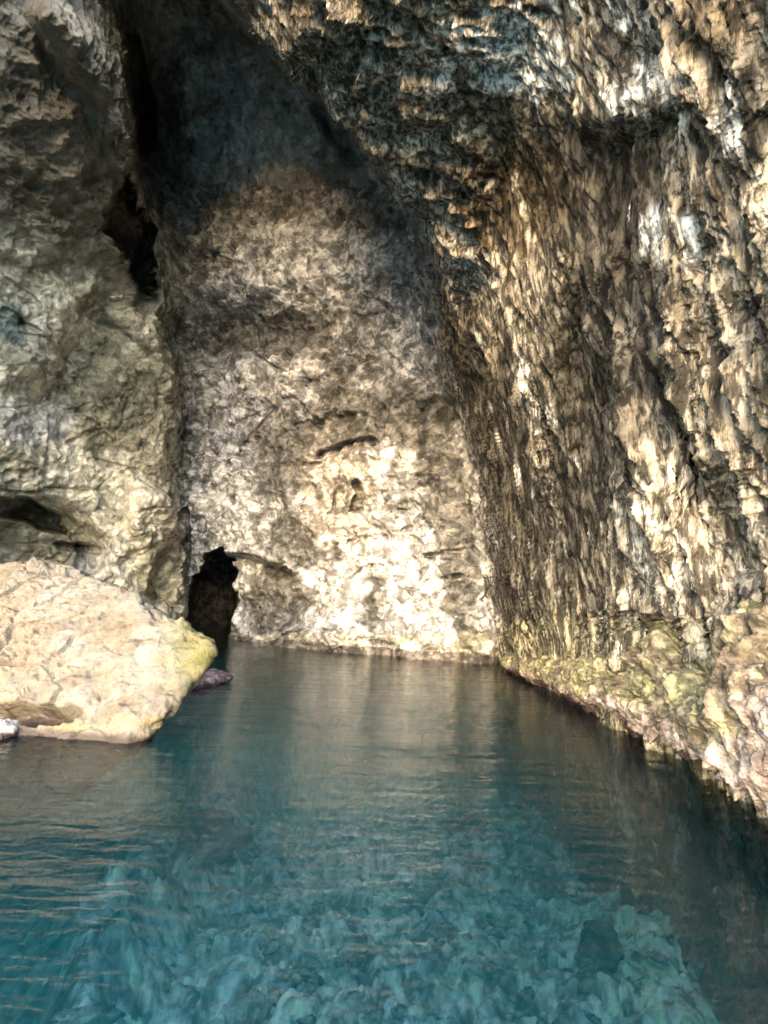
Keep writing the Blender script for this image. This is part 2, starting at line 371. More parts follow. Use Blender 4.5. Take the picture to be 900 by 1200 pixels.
# left
colL = mix(C(.29, .265, .19)[None], C(.52, .48, .37)[None], ss(t_a + .4 * t_b, -.35, .4))
pal = thr(.85 * blob(40, 420, 70, 80, 30, .7) + .8 * blob(130, 570, 60, 110, 0, .7) + .8 * blob(105, 625, 60, 50, 0, .5) + .5 * blob(50, 540, 60, 50, 0, .7), t_a, .9)
colL = mix(colL, C(.50, .46, .36)[None], pal * .62)
oli = thr(.7 * blob(185, 670, 34, 60, 0, .6) + .6 * blob(100, 480, 70, 60, 30, .8) + .8 * blob(50, 640, 60, 50, 0, .6) + .65 * blob(150, 470, 50, 60, 0, .7), t_a + .4 * t_b, 1.0)
colL = mix(colL, mix(C(.085, .085, .045)[None], C(.16, .15, .09)[None], ss(t_b, -.3, .3)), oli * .75)
blu = thr(blob(12, 385, 20, 26, 0, .5), t_b, .5); colL = mix(colL, C(.17, .21, .19)[None], blu)
gry = thr(blob(30, 500, 45, 30, 0, .6) + .8 * blob(110, 655, 40, 25, 0, .5), t_a, .7); colL = mix(colL, C(.36, .35, .35)[None], gry * .6)
# roof
colA = mix(C(.29, .25, .20)[None], C(.45, .40, .34)[None], ss(t_c + .4 * t_a, -.4, .4))
gr2 = thr(.9 * blob(300, 130, 130, 110, 0, .7), t_c, .8); colA = mix(colA, mix(C(.42, .39, .35)[None], C(.58, .55, .50)[None], ss(t_a, -.3, .3)), gr2)
brown_shade = thr(.95 * blob(60, 140, 150, 210, -15, .5) + .8 * blob(175, 340, 40, 90, 0, .8), t_c, .8); colA = mix(colA, C(.10, .078, .052)[None], brown_shade * .9)  # brown stone, darkened further to paint in the overhang's shade
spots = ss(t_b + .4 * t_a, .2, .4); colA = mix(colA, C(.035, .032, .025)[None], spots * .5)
# right
colR = mix(C(.10, .08, .052)[None], C(.26, .215, .15)[None], ss(st + .35 * t_a, -.35, .35))
cream = ss(st * .9 + st2 * .55 + .45 * t_b + .15 * ss(PX, 700, 850) - .2 * ss(PX, 800, 900) + .18 * ss(P64[:, 2] * 1.0, 6, 0)
           + .35 * blob(600, 60, 80, 80, 0, .6) + .5 * blob(775, 110, 70, 45, -20, .6) + .15 * blob(860, 300, 50, 130, 0, .7) + .4 * blob(560, 330, 50, 80, 0, .6)
           + .35 * blob(640, 500, 22, 110, -4, .5) + .35 * blob(745, 400, 14, 50, 0, .5) + .1 * blob(790, 560, 60, 120, 0, .6) - .45 * blob(690, 210, 110, 65, 15, .7)
           - .35 * blob(770, 350, 60, 80, 0, .7) - .5 * blob(695, 470, 38, 130, -2, .5) - .4 * blob(610, 600, 30, 170, 0, .6) - .25 * blob(540, 420, 14, 100, -10, .6), .22, .46)
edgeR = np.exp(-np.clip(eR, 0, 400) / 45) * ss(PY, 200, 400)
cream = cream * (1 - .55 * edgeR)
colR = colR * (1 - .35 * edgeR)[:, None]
colR = mix(colR, mix(C(.38, .33, .25)[None], C(.54, .50, .43)[None], ss(t_b, -.3, .3)), cream)
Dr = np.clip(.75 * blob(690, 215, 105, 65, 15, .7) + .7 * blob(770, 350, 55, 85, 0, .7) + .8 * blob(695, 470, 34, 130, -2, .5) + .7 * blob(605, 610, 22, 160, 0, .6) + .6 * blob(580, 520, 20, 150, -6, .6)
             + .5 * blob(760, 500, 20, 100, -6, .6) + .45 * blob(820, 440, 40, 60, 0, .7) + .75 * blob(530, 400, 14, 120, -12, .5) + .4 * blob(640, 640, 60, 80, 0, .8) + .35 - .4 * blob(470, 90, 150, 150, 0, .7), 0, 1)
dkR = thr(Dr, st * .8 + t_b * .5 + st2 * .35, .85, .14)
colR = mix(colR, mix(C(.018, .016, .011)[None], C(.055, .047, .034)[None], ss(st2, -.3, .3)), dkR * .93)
bluw = thr(.7 * blob(640, 40, 60, 80, 0, .6) + .7 * blob(820, 270, 50, 50, 0, .6), st + st2 * .6, 1.0)
colR = mix(colR, C(.46, .48, .47)[None], bluw * .7)
warmR = thr(.7 * blob(690, 220, 110, 60, 0, .8) + .6 * blob(880, 20, 60, 60, 0, .8) + .5 * blob(590, 200, 40, 120, -10, .7), t_c, .8); colR = mix(colR, colR * C(1.1, .88, .58), warmR * .8)
algR = thr(ss(PY, 690, 760) * (P64[:, 2] < 3.0), t_a, .9); colR = mix(colR, mix(C(.14, .135, .05)[None], C(.26, .24, .09)[None], ss(t_b, -.3, .3)), algR * .3)
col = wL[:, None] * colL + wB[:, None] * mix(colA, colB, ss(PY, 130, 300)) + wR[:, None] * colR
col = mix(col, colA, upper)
lum = col.mean(1, keepdims=True); col = lum + (col - lum) * (.64 + .1 * wL[:, None])
col = np.clip(col, .01, .8).astype(f32)

F = grid_faces(NR, NC)
fc = V[F].mean(1)
MOUTH = -3.0
fel = np.arcsin(np.clip((D[F].mean(1))[:, 2], -1, 1)) / D2R
keep = (fc[:, 2] > -8) & (fc[:, 1] > MOUTH + 3 * np.sin(fc[:, 2] * .5)) & (R2[F].max(1) < 88) & (fel < 60.0 + 1.5 * w1[F[:, 0]])
fr = wR[F[:, 0]] > .5; flf = (wL[F[:, 0]] > .5) & (upper[F[:, 0]] < .5); froof = ~fr & ~flf & ((upper[F[:, 0]] >= .5) | (PY[F[:, 0]] < 215 + 20 * w1[F[:, 0]]))
fb = ~fr & ~flf & ~froof
for name, msk, mt in (('cave_wall_right', fr, M_right), ('cave_wall_left', flf, M_left), ('cave_ceiling', froof, M_roof), ('cave_wall_back', fb, M_far)):
    v, c, f = sub(V, col, F, keep & msk)
    tag(mesh_obj(name, v, f, mt, c), kind='structure')
del F, fc

# ------------------------------------------------------------------ rock ledge along the right wall
def ledge():
    pts = [at_z(586, 782), at_z(600, 790), at_z(640, 812), at_z(672, 832), at_z(715, 858), at_z(762, 882), at_z(812, 912), at_z(870, 945), at_z(925, 985)]
    pts += [np.array([pts[-1][0] - .1, 2.6, 0]), np.array([pts[-1][0] - .1, 0.5, 0]), np.array([pts[-1][0] + 1.5, -3.0, 0])]
    pts = np.array(pts); s = np.concatenate([[0], np.cumsum(np.linalg.norm(np.diff(pts, axis=0), axis=1))])
    ns, nt = 1500, 300
    # dense where near the camera
    u = np.linspace(0, 1, ns) ** .62 * s[-1]
    cx = np.interp(u, s, pts[:, 0]); cy = np.interp(u, s, pts[:, 1])
    k = np.ones(41) / 41
    cx = np.convolve(np.pad(cx, 20, 'edge'), k, 'valid'); cy = np.convolve(np.pad(cy, 20, 'edge'), k, 'valid')
    tx, ty = np.gradient(cx), np.gradient(cy); ln = np.hypot(tx, ty); nx, ny = ty / ln, -tx / ln   # towards open water?
    sg = np.where(nx > 0, -1, 1); nx *= sg; ny *= sg
    H = np.interp(cy, [0, 3.8, 5.5, 7.6, 9.3, 11, 14, 18, 22], [1.75, 1.7, 1.8, 1.6, 1.3, .9, .72, .55, .4])
    Hn = fbm(np.stack([cx, cy, cx * 0], 1), 1.1, 3, .6, off=295); H = H * (1 + .3 * Hn)
    prof = np.array([(-1.6, 1.2), (-.95, 1.12), (-.40, 1.0), (-.10, .84), (.10, .60), (.12, .40), (-.02, .30), (-.34, .15), (-.6, -.1), (-.5, -1.2), (-.5, -4.)])
    pt = np.array([0, .1, .22, .34, .48, .64, .78, .86, .91, .96, 1.0]); t = np.linspace(0, 1, nt)
    po = np.interp(t, pt, prof[:, 0]); pz = np.interp(t, pt, prof[:, 1])
    po = np.convolve(np.pad(po, 8, 'edge'), np.ones(17) / 17, 'valid'); pz = np.convolve(np.pad(pz, 8, 'edge'), np.ones(17) / 17, 'valid')
    U, T = np.meshgrid(np.arange(ns), np.arange(nt), indexing='ij')
    z = np.where(pz[T] > 0, pz[T] * H[U], pz[T])
    sc_ = np.clip(H[U] / 1.5, .5, 1.1)
    PO = po[T] * sc_ + .28 * ss(-cy[U], -9, -5.5) * ss(pz[T], .15, .45) * ss(-pz[T], -1.15, -.9)
    X = cx[U] + nx[U] * PO; Y = cy[U] + ny[U] * PO
    B = np.stack([X, Y, z], -1).reshape(-1, 3)
    G = B.reshape(ns, nt, 3); n = np.cross(np.gradient(G, axis=0), np.gradient(G, axis=1)).reshape(-1, 3); n /= np.linalg.norm(n, axis=1, keepdims=True)
    out = np.stack([nx[U], ny[U], np.full_like(nx[U], .8)], -1).reshape(-1, 3); n *= np.sign((n * out).sum(1) + 1e-9)[:, None] * 0 + np.sign(np.median((n * out).sum(1)))
    a = fbm(B, 1.5, 3, .55, off=300); b = fbm(B, .55, 4, .6, off=310); r = fbm(B, .35, 4, .6, off=320, ridge=True)
    fl = fbm(B, .22, 3, .6, off=330, an=(1, 1, 4), ridge=True)
    c1_, c2_, ci = cells(B * np.array([1, 1, .8]) + .6 * np.stack([a, b, -a], 1), .75, seed=21)
    d = .46 * a + .12 * b + .16 * r + .08 * fl * ss(z.ravel(), 0, .5) + .22 * (ci - .5) - .12 * (1 - ss(c2_ - c1_, 0, .14))
    scl = np.clip(H[U].ravel() / 1.7, .45, 1)
    Vv = B + n * (d * scl)[:, None]
    ca = fbm(B, .6, 4, .6, off=340); cb = fbm(B, .18, 4, .6, off=350); cv = fbm(B, .3, 4, .6, off=360, an=(1, 1, 3))
    zz = Vv[:, 2] / np.maximum(H[U].ravel(), .3)
    c = mix(C(.11, .09, .06)[None], C(.30, .26, .20)[None], ss(ca + .4 * cb, -.3, .3))
    al = thr(np.clip(ss(zz, .3, .55) * .56 - .5 * ss(-B[:, 1], -4.8, -3.7), 0, 1), ca + .3 * cv, 1.1)
    c = mix(c, mix(C(.09, .10, .035)[None], C(.21, .195, .075)[None], ss(cb + ca * .5, -.3, .3)), al * .62)
    pk = thr(np.clip(1 - ss(zz, .25, .55) + .6 * ss(-B[:, 1], -5.1, -3.7), 0, 1) * .8, cv, .9)
    c = mix(c, mix(C(.17, .13, .12)[None], C(.34, .28, .26)[None], ss(cb, -.3, .3)), pk * .8)
    orange = ss(-np.linalg.norm(B - at_y(812, 768, 5.7), axis=1), -.35, -.1); c = mix(c, C(.40, .20, .11)[None], orange * .35)
    wet = ss(-(Vv[:, 2] + .10 * ca), -.32, -.12); c = mix(c, mix(C(.045, .032, .03)[None], C(.085, .055, .055)[None], ss(cb, -.2, .3)), wet)
    F = grid_faces(ns, nt)
    tag(mesh_obj('rock_ledge', Vv, F, M_ledge, np.clip(c, .01, .8)), 'jagged yellow-green algae-covered rock ledge jutting over the water along the right cave wall', 'rock ledge')
ledge()

# ------------------------------------------------------------------ boulders
def boulder(name, pts, nu, nv, relief, colour, mat, p=16, seed=0.0, centre=None):
    pts = np.array(pts, float); cen = pts.mean(0) if centre is None else centre
    bm = bmesh.new()
    for q in pts: bm.verts.new(q - cen)
    bmesh.ops.convex_hull(bm, input=bm.verts)
    bm.normal_update(); ns, hs = [], []
    for f in bm.faces:
        n = np.array(f.normal); h_ = n @ np.array(f.verts[0].co)
        if h_ < 0: n, h_ = -n, -h_
        ns.append(n); hs.append(max(h_, .02))
    bm.free()
    th = np.linspace(0, 2 * math.pi, nu, endpoint=False); ph = np.linspace(.002, math.pi - .002, nv)
    T, H_ = np.meshgrid(th, ph)
    d = np.stack([np.sin(H_) * np.cos(T), np.cos(H_), np.sin(H_) * np.sin(T)], -1).reshape(-1, 3)   # poles along y
    acc = 0
    for n, h_ in zip(ns, hs): acc = acc + np.maximum(d @ n / h_, 1e-4) ** p
    r = acc ** (-1 / p)
    B = d * r[:, None]
    G = B.reshape(nv, nu, 3); n = np.cross(np.gradient(G, axis=1), np.gradient(G, axis=0)).reshape(-1, 3); n /= np.linalg.norm(n, axis=1, keepdims=True) + 1e-9
    n *= np.sign((n * d).sum(1))[:, None]
    W_ = B + cen
    Vv = W_ + n * relief(W_)[:, None]
    F = grid_faces(nv, nu, True)
    o = mesh_obj(name, Vv - cen, F, mat, np.clip(colour(W_, Vv, n), .01, .8)); o.location = cen
    return o

def rel_big(B):
    a = fbm(B, 1.8, 3, .5, off=400); b = fbm(B, .6, 4, .55, off=410); r = fbm(B, .28, 4, .6, off=420, ridge=True)
    f1, f2, ci = cells(B @ np.array([[.9, .3, -.3], [-.2, .9, .3], [.35, -.2, .9]]) * np.array([.7, 1, 1.5]) + .2 * np.stack([a, b, a], 1), .8, seed=31)
    px, py = to_px(B)
    crev = ss(-np.hypot((px - 25 + 20 * a) / 60, (py - 838 + 14 * b) / 11), -1.25, -.85)
    fold = ss(-np.abs((py - 700) - (px - 80) * .1 - 20 * a) / 6, -1, 0) * .0
    g1, g2, gi = cells(B + .1 * np.stack([b, a, b], 1), .3, seed=33); q = fbm(B, .12, 3, .65, off=425)
    pit = ss(fbm(B, .35, 3, .6, off=428), .22, .5)
    return .16 * a + .09 * b + .05 * r + .12 * (ci - .5) - .05 * (1 - ss(f2 - f1, 0, .07)) * ss(a, -.3, .2) + .035 * (gi - .5) + .022 * q - .09 * pit - .5 * crev
def col_big(B, Vv, n):
    a = fbm(B, 1.0, 4, .6, off=430); b = fbm(B, .25, 4, .6, off=440); v = fbm(B @ np.array([[1, 0, -.4], [0, 1, 0], [.4, 0, 1.]]), .5, 4, .6, off=450, an=(2.2, 1, .7))
    px, py = to_px(B)
    c = mix(C(.23, .20, .17)[None], C(.36, .34, .305)[None], ss(v + .3 * b, -.35, .3))
    c = mix(c, C(.30, .23, .14)[None], thr(.55 * np.ones(len(B)), a + .3 * b, 1.1) * .4)
    c = mix(c, C(.27, .19, .14)[None], ss(v + .5 * a, .10, .45) * .5)
    tip = ss(px + 18 * a, 165, 245) * ss(-(py - 850) , 10, 80)
    c = mix(c, mix(C(.15, .17, .025)[None], C(.30, .26, .12)[None], ss(b + .4 * a, -.25, .3)), tip * .8)
    yl = ss(-np.hypot((px - 200) / 50, (py - 850) / 12), -1.4, -.6) + ss(-np.hypot((px - 80) / 30, (py - 848) / 9), -1.4, -.6)
    c = mix(c, C(.38, .30, .09)[None], np.clip(yl, 0, 1) * .5 * ss(a, -.3, .2))
    c = mix(c, C(.10, .085, .07)[None], ss(b + .3 * a, .30, .42) * .5)
    wet = ss(-(Vv[:, 2] + .05 * b), -.14, -.04); c = mix(c, C(.10, .08, .07)[None], wet * .9)
    crev_shade = ss(-np.hypot((px - 25 + 14 * b) / 62, (py - 840 + 14 * b) / 12), -1.2, -.7); c = mix(c, C(.07, .04, .03)[None], crev_shade * .85)  # shade of the crevice painted dark into the boulder's colour
    low = ss(-Vv[:, 2], .0, .3); c = mix(c, C(.30, .32, .27)[None], low * .6)
    return c * .45
pts = [at_y(-260, 640, 9.19), at_y(0, 652, 8.92), at_y(105, 662, 8.66), at_y(160, 690, 8.40), at_y(215, 728, 8.14), at_y(262, 753, 7.79), at_y(262, 766, 7.70),
       at_y(244, 785, 7.66), at_y(180, 862, 7.04), at_z(60, 862, -.05), at_z(-260, 880, -.3), at_y(-260, 650, 11.81), at_y(60, 672, 11.81), at_y(180, 735, 10.94), at_y(225, 765, 10.06)]
pts += [at_z(60, 900, -1.6) + np.array([0, 1., 0]), at_z(-200, 900, -2.5) + np.array([0, 1, -1]), np.array([-8, 12.3, -3.5]), np.array([-8.6, 11, -3.5]), np.array([-7.5, 9, -3.])]
tag(boulder('boulder', pts, 900, 640, rel_big, col_big, M_boulder, p=26), 'huge pale cream boulder slab with a pointed yellow-green tip leaning out of the water', 'boulder')

def rel_slab(B): return 1.2 * fbm(B, 4.0, 4, .55, off=470) + .4 * fbm(B, 1.2, 3, .6, off=480, ridge=True)
def col_slab(B, Vv, n): return mix(C(.10, .085, .065)[None], C(.22, .19, .15)[None], ss(fbm(B, 1.5, 4, .6, off=490), -.3, .3))
shade_slab = [(-27, -5, 10.2), (-11.0, -4.5, 10.8), (-27, 3.5, 10.6), (-10.5, 3.2, 11.4), (-27, -6, 19), (-11, -6, 19), (-27, 5.5, 20), (-11, 5, 20)]
tag(boulder('cave_ceiling', shade_slab, 220, 160, rel_slab, col_slab, M_roof, p=20), kind='structure')  # not seen ceiling: out-of-view slab added to block light from the upper left

def rel_sm(amp, s, off):
    return lambda B: amp * (fbm(B, s, 3, .55, off=off) + .5 * fbm(B, s * .35, 3, .6, off=off + 9))
def rock_pts(cen, rx, ry, rz, seed, n=16):
    rs = np.random.RandomState(seed); q = rs.normal(size=(n, 3)); q /= np.linalg.norm(q, axis=1, keepdims=True)
    return cen + q * np.array([rx, ry, rz])
def flatcol(c1, c2, off, s=.3, wetline=False):
    def f(B, Vv, n):
        c = mix(C(*c1)[None], C(*c2)[None], ss(fbm(B, s, 4, .6, off=off), -.3, .3))
        if wetline: c = mix(c, C(.05, .03, .035)[None], ss(-Vv[:, 2], -.12, -.04))
        return c
    return f
cen = at_z(236, 800, 0) ; cen[2] = .12
tag(boulder('wet_rock', rock_pts(cen, .8, 1.2, .42, 3), 160, 110, rel_sm(.12, .5, 500), flatcol((.10, .055, .06), (.30, .22, .23), 505, .3, True), M_ledge), 'low dark purple wet rock just above the water behind the pale boulder\'s tip', 'rock')
cen = at_z(-2, 862, 0); cen[2] = .05
tag(boulder('wet_rock', rock_pts(cen, .28, .3, .2, 8), 120, 80, rel_sm(.05, .25, 520), flatcol((.30, .27, .24), (.55, .5, .46), 525, .2, True), M_ledge), 'small grey rock breaking the water under the pale boulder\'s dark crevice', 'rock')

# ------------------------------------------------------------------ seabed
def seabed():
    th = seq((-180, -48, 2), (-48, 48, .12), (48, 180, 2)) * D2R
    rr = np.concatenate([np.linspace(.4, 2.2, 30)[:-1], np.geomspace(2.2, 16, 620), np.geomspace(16.4, 70, 60)])
    T, Rr = np.meshgrid(th, rr)
    B = np.stack([np.sin(T) * Rr, np.cos(T) * Rr, np.full_like(T, -3.0)], -1).reshape(-1, 3)
    px, py = to_px(B)
    B15 = B.copy(); B15[:, 2] = -1.0; px15, py15 = to_px(B15); B24 = B.copy(); B24[:, 2] = -2.6; px24, py24 = to_px(B24)
    def bl(cx, cy, rx, ry, ang=0, soft=.6, lev=0):
        a = ang * D2R; x = (px, px15, px24)[lev] - cx + 14 * wa; y = (py, py15, py24)[lev] - cy + 14 * wb
        u = (x * math.cos(a) + y * math.sin(a)) / rx; v = (-x * math.sin(a) + y * math.cos(a)) / ry
        return ss(-np.sqrt(u * u + v * v), -1 - soft, -1 + soft)
    wa = fbm(B, 1.0, 3, off=600); wb = fbm(B, 1.0, 3, off=610)
    z = -3.0 + .35 * fbm(B, 2.5, 3, off=620) - .05 * (Rr.ravel() - 4)
    shl = bl(135, 945, 115, 24, -38, 1.7, 1) * (1 - ss(-np.hypot(px15 - 20, py15 - 1090) / 110, -1.3, -.5)); z += (1.5 + .4 * fbm(B, .9, 3, off=670)) * shl + .6 * bl(790, 1110, 100, 85, 30, 1.0, 2) + .6 * bl(850, 930, 120, 30, 38) * 0
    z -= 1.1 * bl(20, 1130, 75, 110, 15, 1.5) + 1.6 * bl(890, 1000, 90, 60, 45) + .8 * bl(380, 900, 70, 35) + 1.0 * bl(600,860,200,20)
    P2 = B + .25 * np.stack([wa, wb, wa], 1)
    c1, c2, ci = cells(P2, .50, seed=41); d1, d2, di = cells(P2, .21, off=3.3, seed=42); e1, e2, ei = cells(P2 + .06 * fbm(B, .2, 2)[:, None], .12, off=5.3, seed=43)
    on = ss(ci, .35, .55)
    z += shl * (.22 * np.sqrt(np.clip(1 - (c1 / .62) ** 2, 0, 1)) + .12 * di); z += on * .17 * np.sqrt(np.clip(1 - (c1 / .62) ** 2, 0, 1)) + ss(di, .3, .5) * .08 * np.sqrt(np.clip(1 - (d1 / .6) ** 2, 0, 1)) + .03 * np.sqrt(np.clip(1 - (e1 / .6) ** 2, 0, 1)) + .05 * fbm(B, .3, 3, off=640)
    Vv = B.copy(); Vv[:, 2] = z
    a = fbm(B, .8, 4, .6, off=650); b = fbm(B, .2, 4, .6, off=660)
    stone = np.where(c1 < .55, ci, di)
    c = mix(C(.11, .13, .11)[None], C(.80, .83, .74)[None], np.clip(.30 * stone + .50 * di + .55 * ei + .55 * a + .7 * b - .28, 0, 1))
    c = mix(c, C(.20, .26, .15)[None], ss(a + .4 * b, .05, .35) * .5)
    c = mix(c, C(.72, .72, .66)[None], ((ei > .93) & (e1 < .5)) * .7)
    br = thr(.75 * bl(785, 1105, 95, 75, 30, .6, 2), b + .6 * a + .5 * (di - .5), 1.2); c = mix(c, C(.72, .92, .58)[None], br * .85)
    sh = bl(130, 952, 150, 44, -38, .6, 1); c = mix(c, C(.82, .95, .58)[None] * (.5 + .5 * np.clip(di * .6 + ei * .5 + .5 * b, 0, 1))[:, None], ss(z + .5 * a + .3 * b, -2.15, -1.6) * ss(shl, .1, .4))
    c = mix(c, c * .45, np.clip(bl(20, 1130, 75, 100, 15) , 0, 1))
    c = mix(c, C(.62, .58, .48)[None], ss(-B[:, 1], 0, 3))  # pale bed behind the camera, added to bounce light up to the roof
    F = grid_faces(len(rr), len(th), True)
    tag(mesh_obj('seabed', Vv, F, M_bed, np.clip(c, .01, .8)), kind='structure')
    return np.arctan2(B[:len(th), 0] * 0 + np.sin(th), np.cos(th)), rr, z.reshape(len(rr), len(th))
BTH, BRR, BZ = seabed()
BTH = BTH.copy(); BTH[0] = -math.pi
def bed_hit(px, py):
    """where the line through the photo's pixel meets the seabed"""
    d = ray(px, py); t = -CAM[2] / d[2]
    for _ in range(2000):
        p = CAM + d * t; i = min(np.searchsorted(BRR, math.hypot(p[0], p[1])), len(BRR) - 1); j = min(np.searchsorted(BTH, math.atan2(p[0], p[1])), len(BTH) - 1)
        if p[2] <= BZ[i, j]: break
        t += .02
    return p

def bed_rock(px, py, rx, ry, rz, seed, c1, c2, label, zc=-2.75, cat='rock', name='submerged_rock', nu=160, group=None, yaw=0):
    cen = bed_hit(px, py); cen[2] += .12 * rz
    q = rock_pts(np.zeros(3), rx, ry, rz, seed); q = q @ np.array([[math.cos(yaw), math.sin(yaw), 0], [-math.sin(yaw), math.cos(yaw), 0], [0, 0, 1]]) + cen
    o = boulder(name, q, nu, nu * 2 // 3, rel_sm(.38 * min(rx, ry), rx * .8, 700 + seed), flatcol(c1, c2, 705 + seed, rx * .5), M_bed)
    return tag(o, label, cat, group)
dk = ((.05, .065, .055), (.17, .19, .15))
bed_rock(240, 988, .95, .75, .5, 12, *dk, 'large dark diamond-shaped boulder lying underwater near the turquoise shelf', -2.85, yaw=.3)
bed_rock(700, 1112, .62, .34, .2, 19, *dk, 'long dark boulder lying underwater beside the bright turquoise rubble patch', -2.85, yaw=.9)
bed_rock(545, 968, .62, .4, .3, 15, *dk, 'dark flat boulder lying underwater in the middle of the pool', -2.9)
bed_rock(650, 972, .32, .3, .22, 16, *dk, 'small dark round boulder underwater just right of the pool\'s middle boulder', -2.9)
bed_rock(420, 905, 1.3, .8, .3, 17, (.06, .07, .06), (.14, .15, .13), 'broad dark slab on the seabed between the pale boulder and the back wall', -3.3)
br = ((.62, .72, .52), (.8, .8, .74))
bed_rock(365, 1056, .035, .10, .03, 22, *br, 'brightest small stone on the seabed, long and pale turquoise, below the dark diamond boulder', -2.5, 'stone', 'pale_stone', 60)
bed_rock(473, 996, .07, .05, .03, 23, *br, 'small pale stone shining on the seabed in the middle of the pool', -2.5, 'stone', 'pale_stone', 60)
bed_rock(602, 1123, .09, .04, .03, 24, *br, 'small flat pale stone on the seabed just left of the long dark boulder', -2.5, 'stone', 'pale_stone', 60)
bed_rock(432, 1036, .05, .05, .03, 25, (.35, .42, .10), (.5, .5, .2), 'small yellow-green stone on the seabed beside the long turquoise stone', -2.5, 'stone', 'pale_stone', 60)
bed_rock(845, 1145, .03, .14, .03, 26, *br, 'thin pale sliver of stone on the seabed in the bright rubble patch', -2.15, 'stone', 'pale_stone', 60)
bed_rock(54, 1150, .04, .10, .03, 27, *br, 'lone pale blue stone on the dark seabed in the near corner of the pool', -2.6, 'stone', 'pale_stone', 60)

protos = {}
def stone_copy(kind, c1, c2, px, py, zc, size, rs, label, group, name='seabed_stone'):
    k = (kind, rs.randint(4))
    if k not in protos:
        protos[k] = boulder(name, rock_pts(np.zeros(3), 1, .8, .5, 60 + k[1], 13), 64, 42, rel_sm(.28, .8, 900 + k[1]), flatcol(c1, c2, 905 + k[1], .6), M_bed, p=24)
        o = protos[k]
    else:
        o = protos[k].copy(); COL.objects.link(o)
    o.location = bed_hit(px, py) + np.array([0, 0, .15 * size]); o.scale = (size * rs.uniform(.8, 1.3), size, size * rs.uniform(.6, 1)); o.rotation_euler = (rs.uniform(-.4, .4), rs.uniform(-.4, .4), rs.uniform(0, 6.28))
    tag(o, label, 'stone', group)
rs_ = np.random.RandomState(77)
for i in range(70):
    stone_copy('mid', (.10, .12, .10), (.42, .45, .38), rs_.uniform(70, 880), 900 + 320 * rs_.rand() ** .7, -2.86, .10 + .30 * rs_.rand() ** 2.5, rs_, 'grey-green stone, one of many strewn singly over the open blue seabed', 'stones strewn over the open seabed')
for i in range(34):
    a_ = rs_.rand() * 6.28; r_ = rs_.rand() ** .6
    stone_copy('pale', (.60, .68, .45), (.85, .88, .72), 785 + 90 * r_ * math.cos(a_) + 20 * r_ * math.sin(a_), 1105 + 75 * r_ * math.sin(a_), -2.42, .05 + .15 * rs_.rand() ** 2, rs_, 'pale turquoise stone, one of those heaped in the bright rubble patch underwater', 'pale stones of the bright rubble patch')
for i in range(22):
    t_ = rs_.uniform(-1, 1); q_ = rs_.uniform(-1, 1)
    stone_copy('shelf', (.55, .64, .45), (.82, .85, .70), 140 + 95 * t_ + 14 * q_, 952 - 62 * t_ + 18 * q_, -1.3, .05 + .12 * rs_.rand() ** 2, rs_, 'pale green stone, one of those on the underwater shelf before the big boulder', 'pale stones of the underwater shelf')

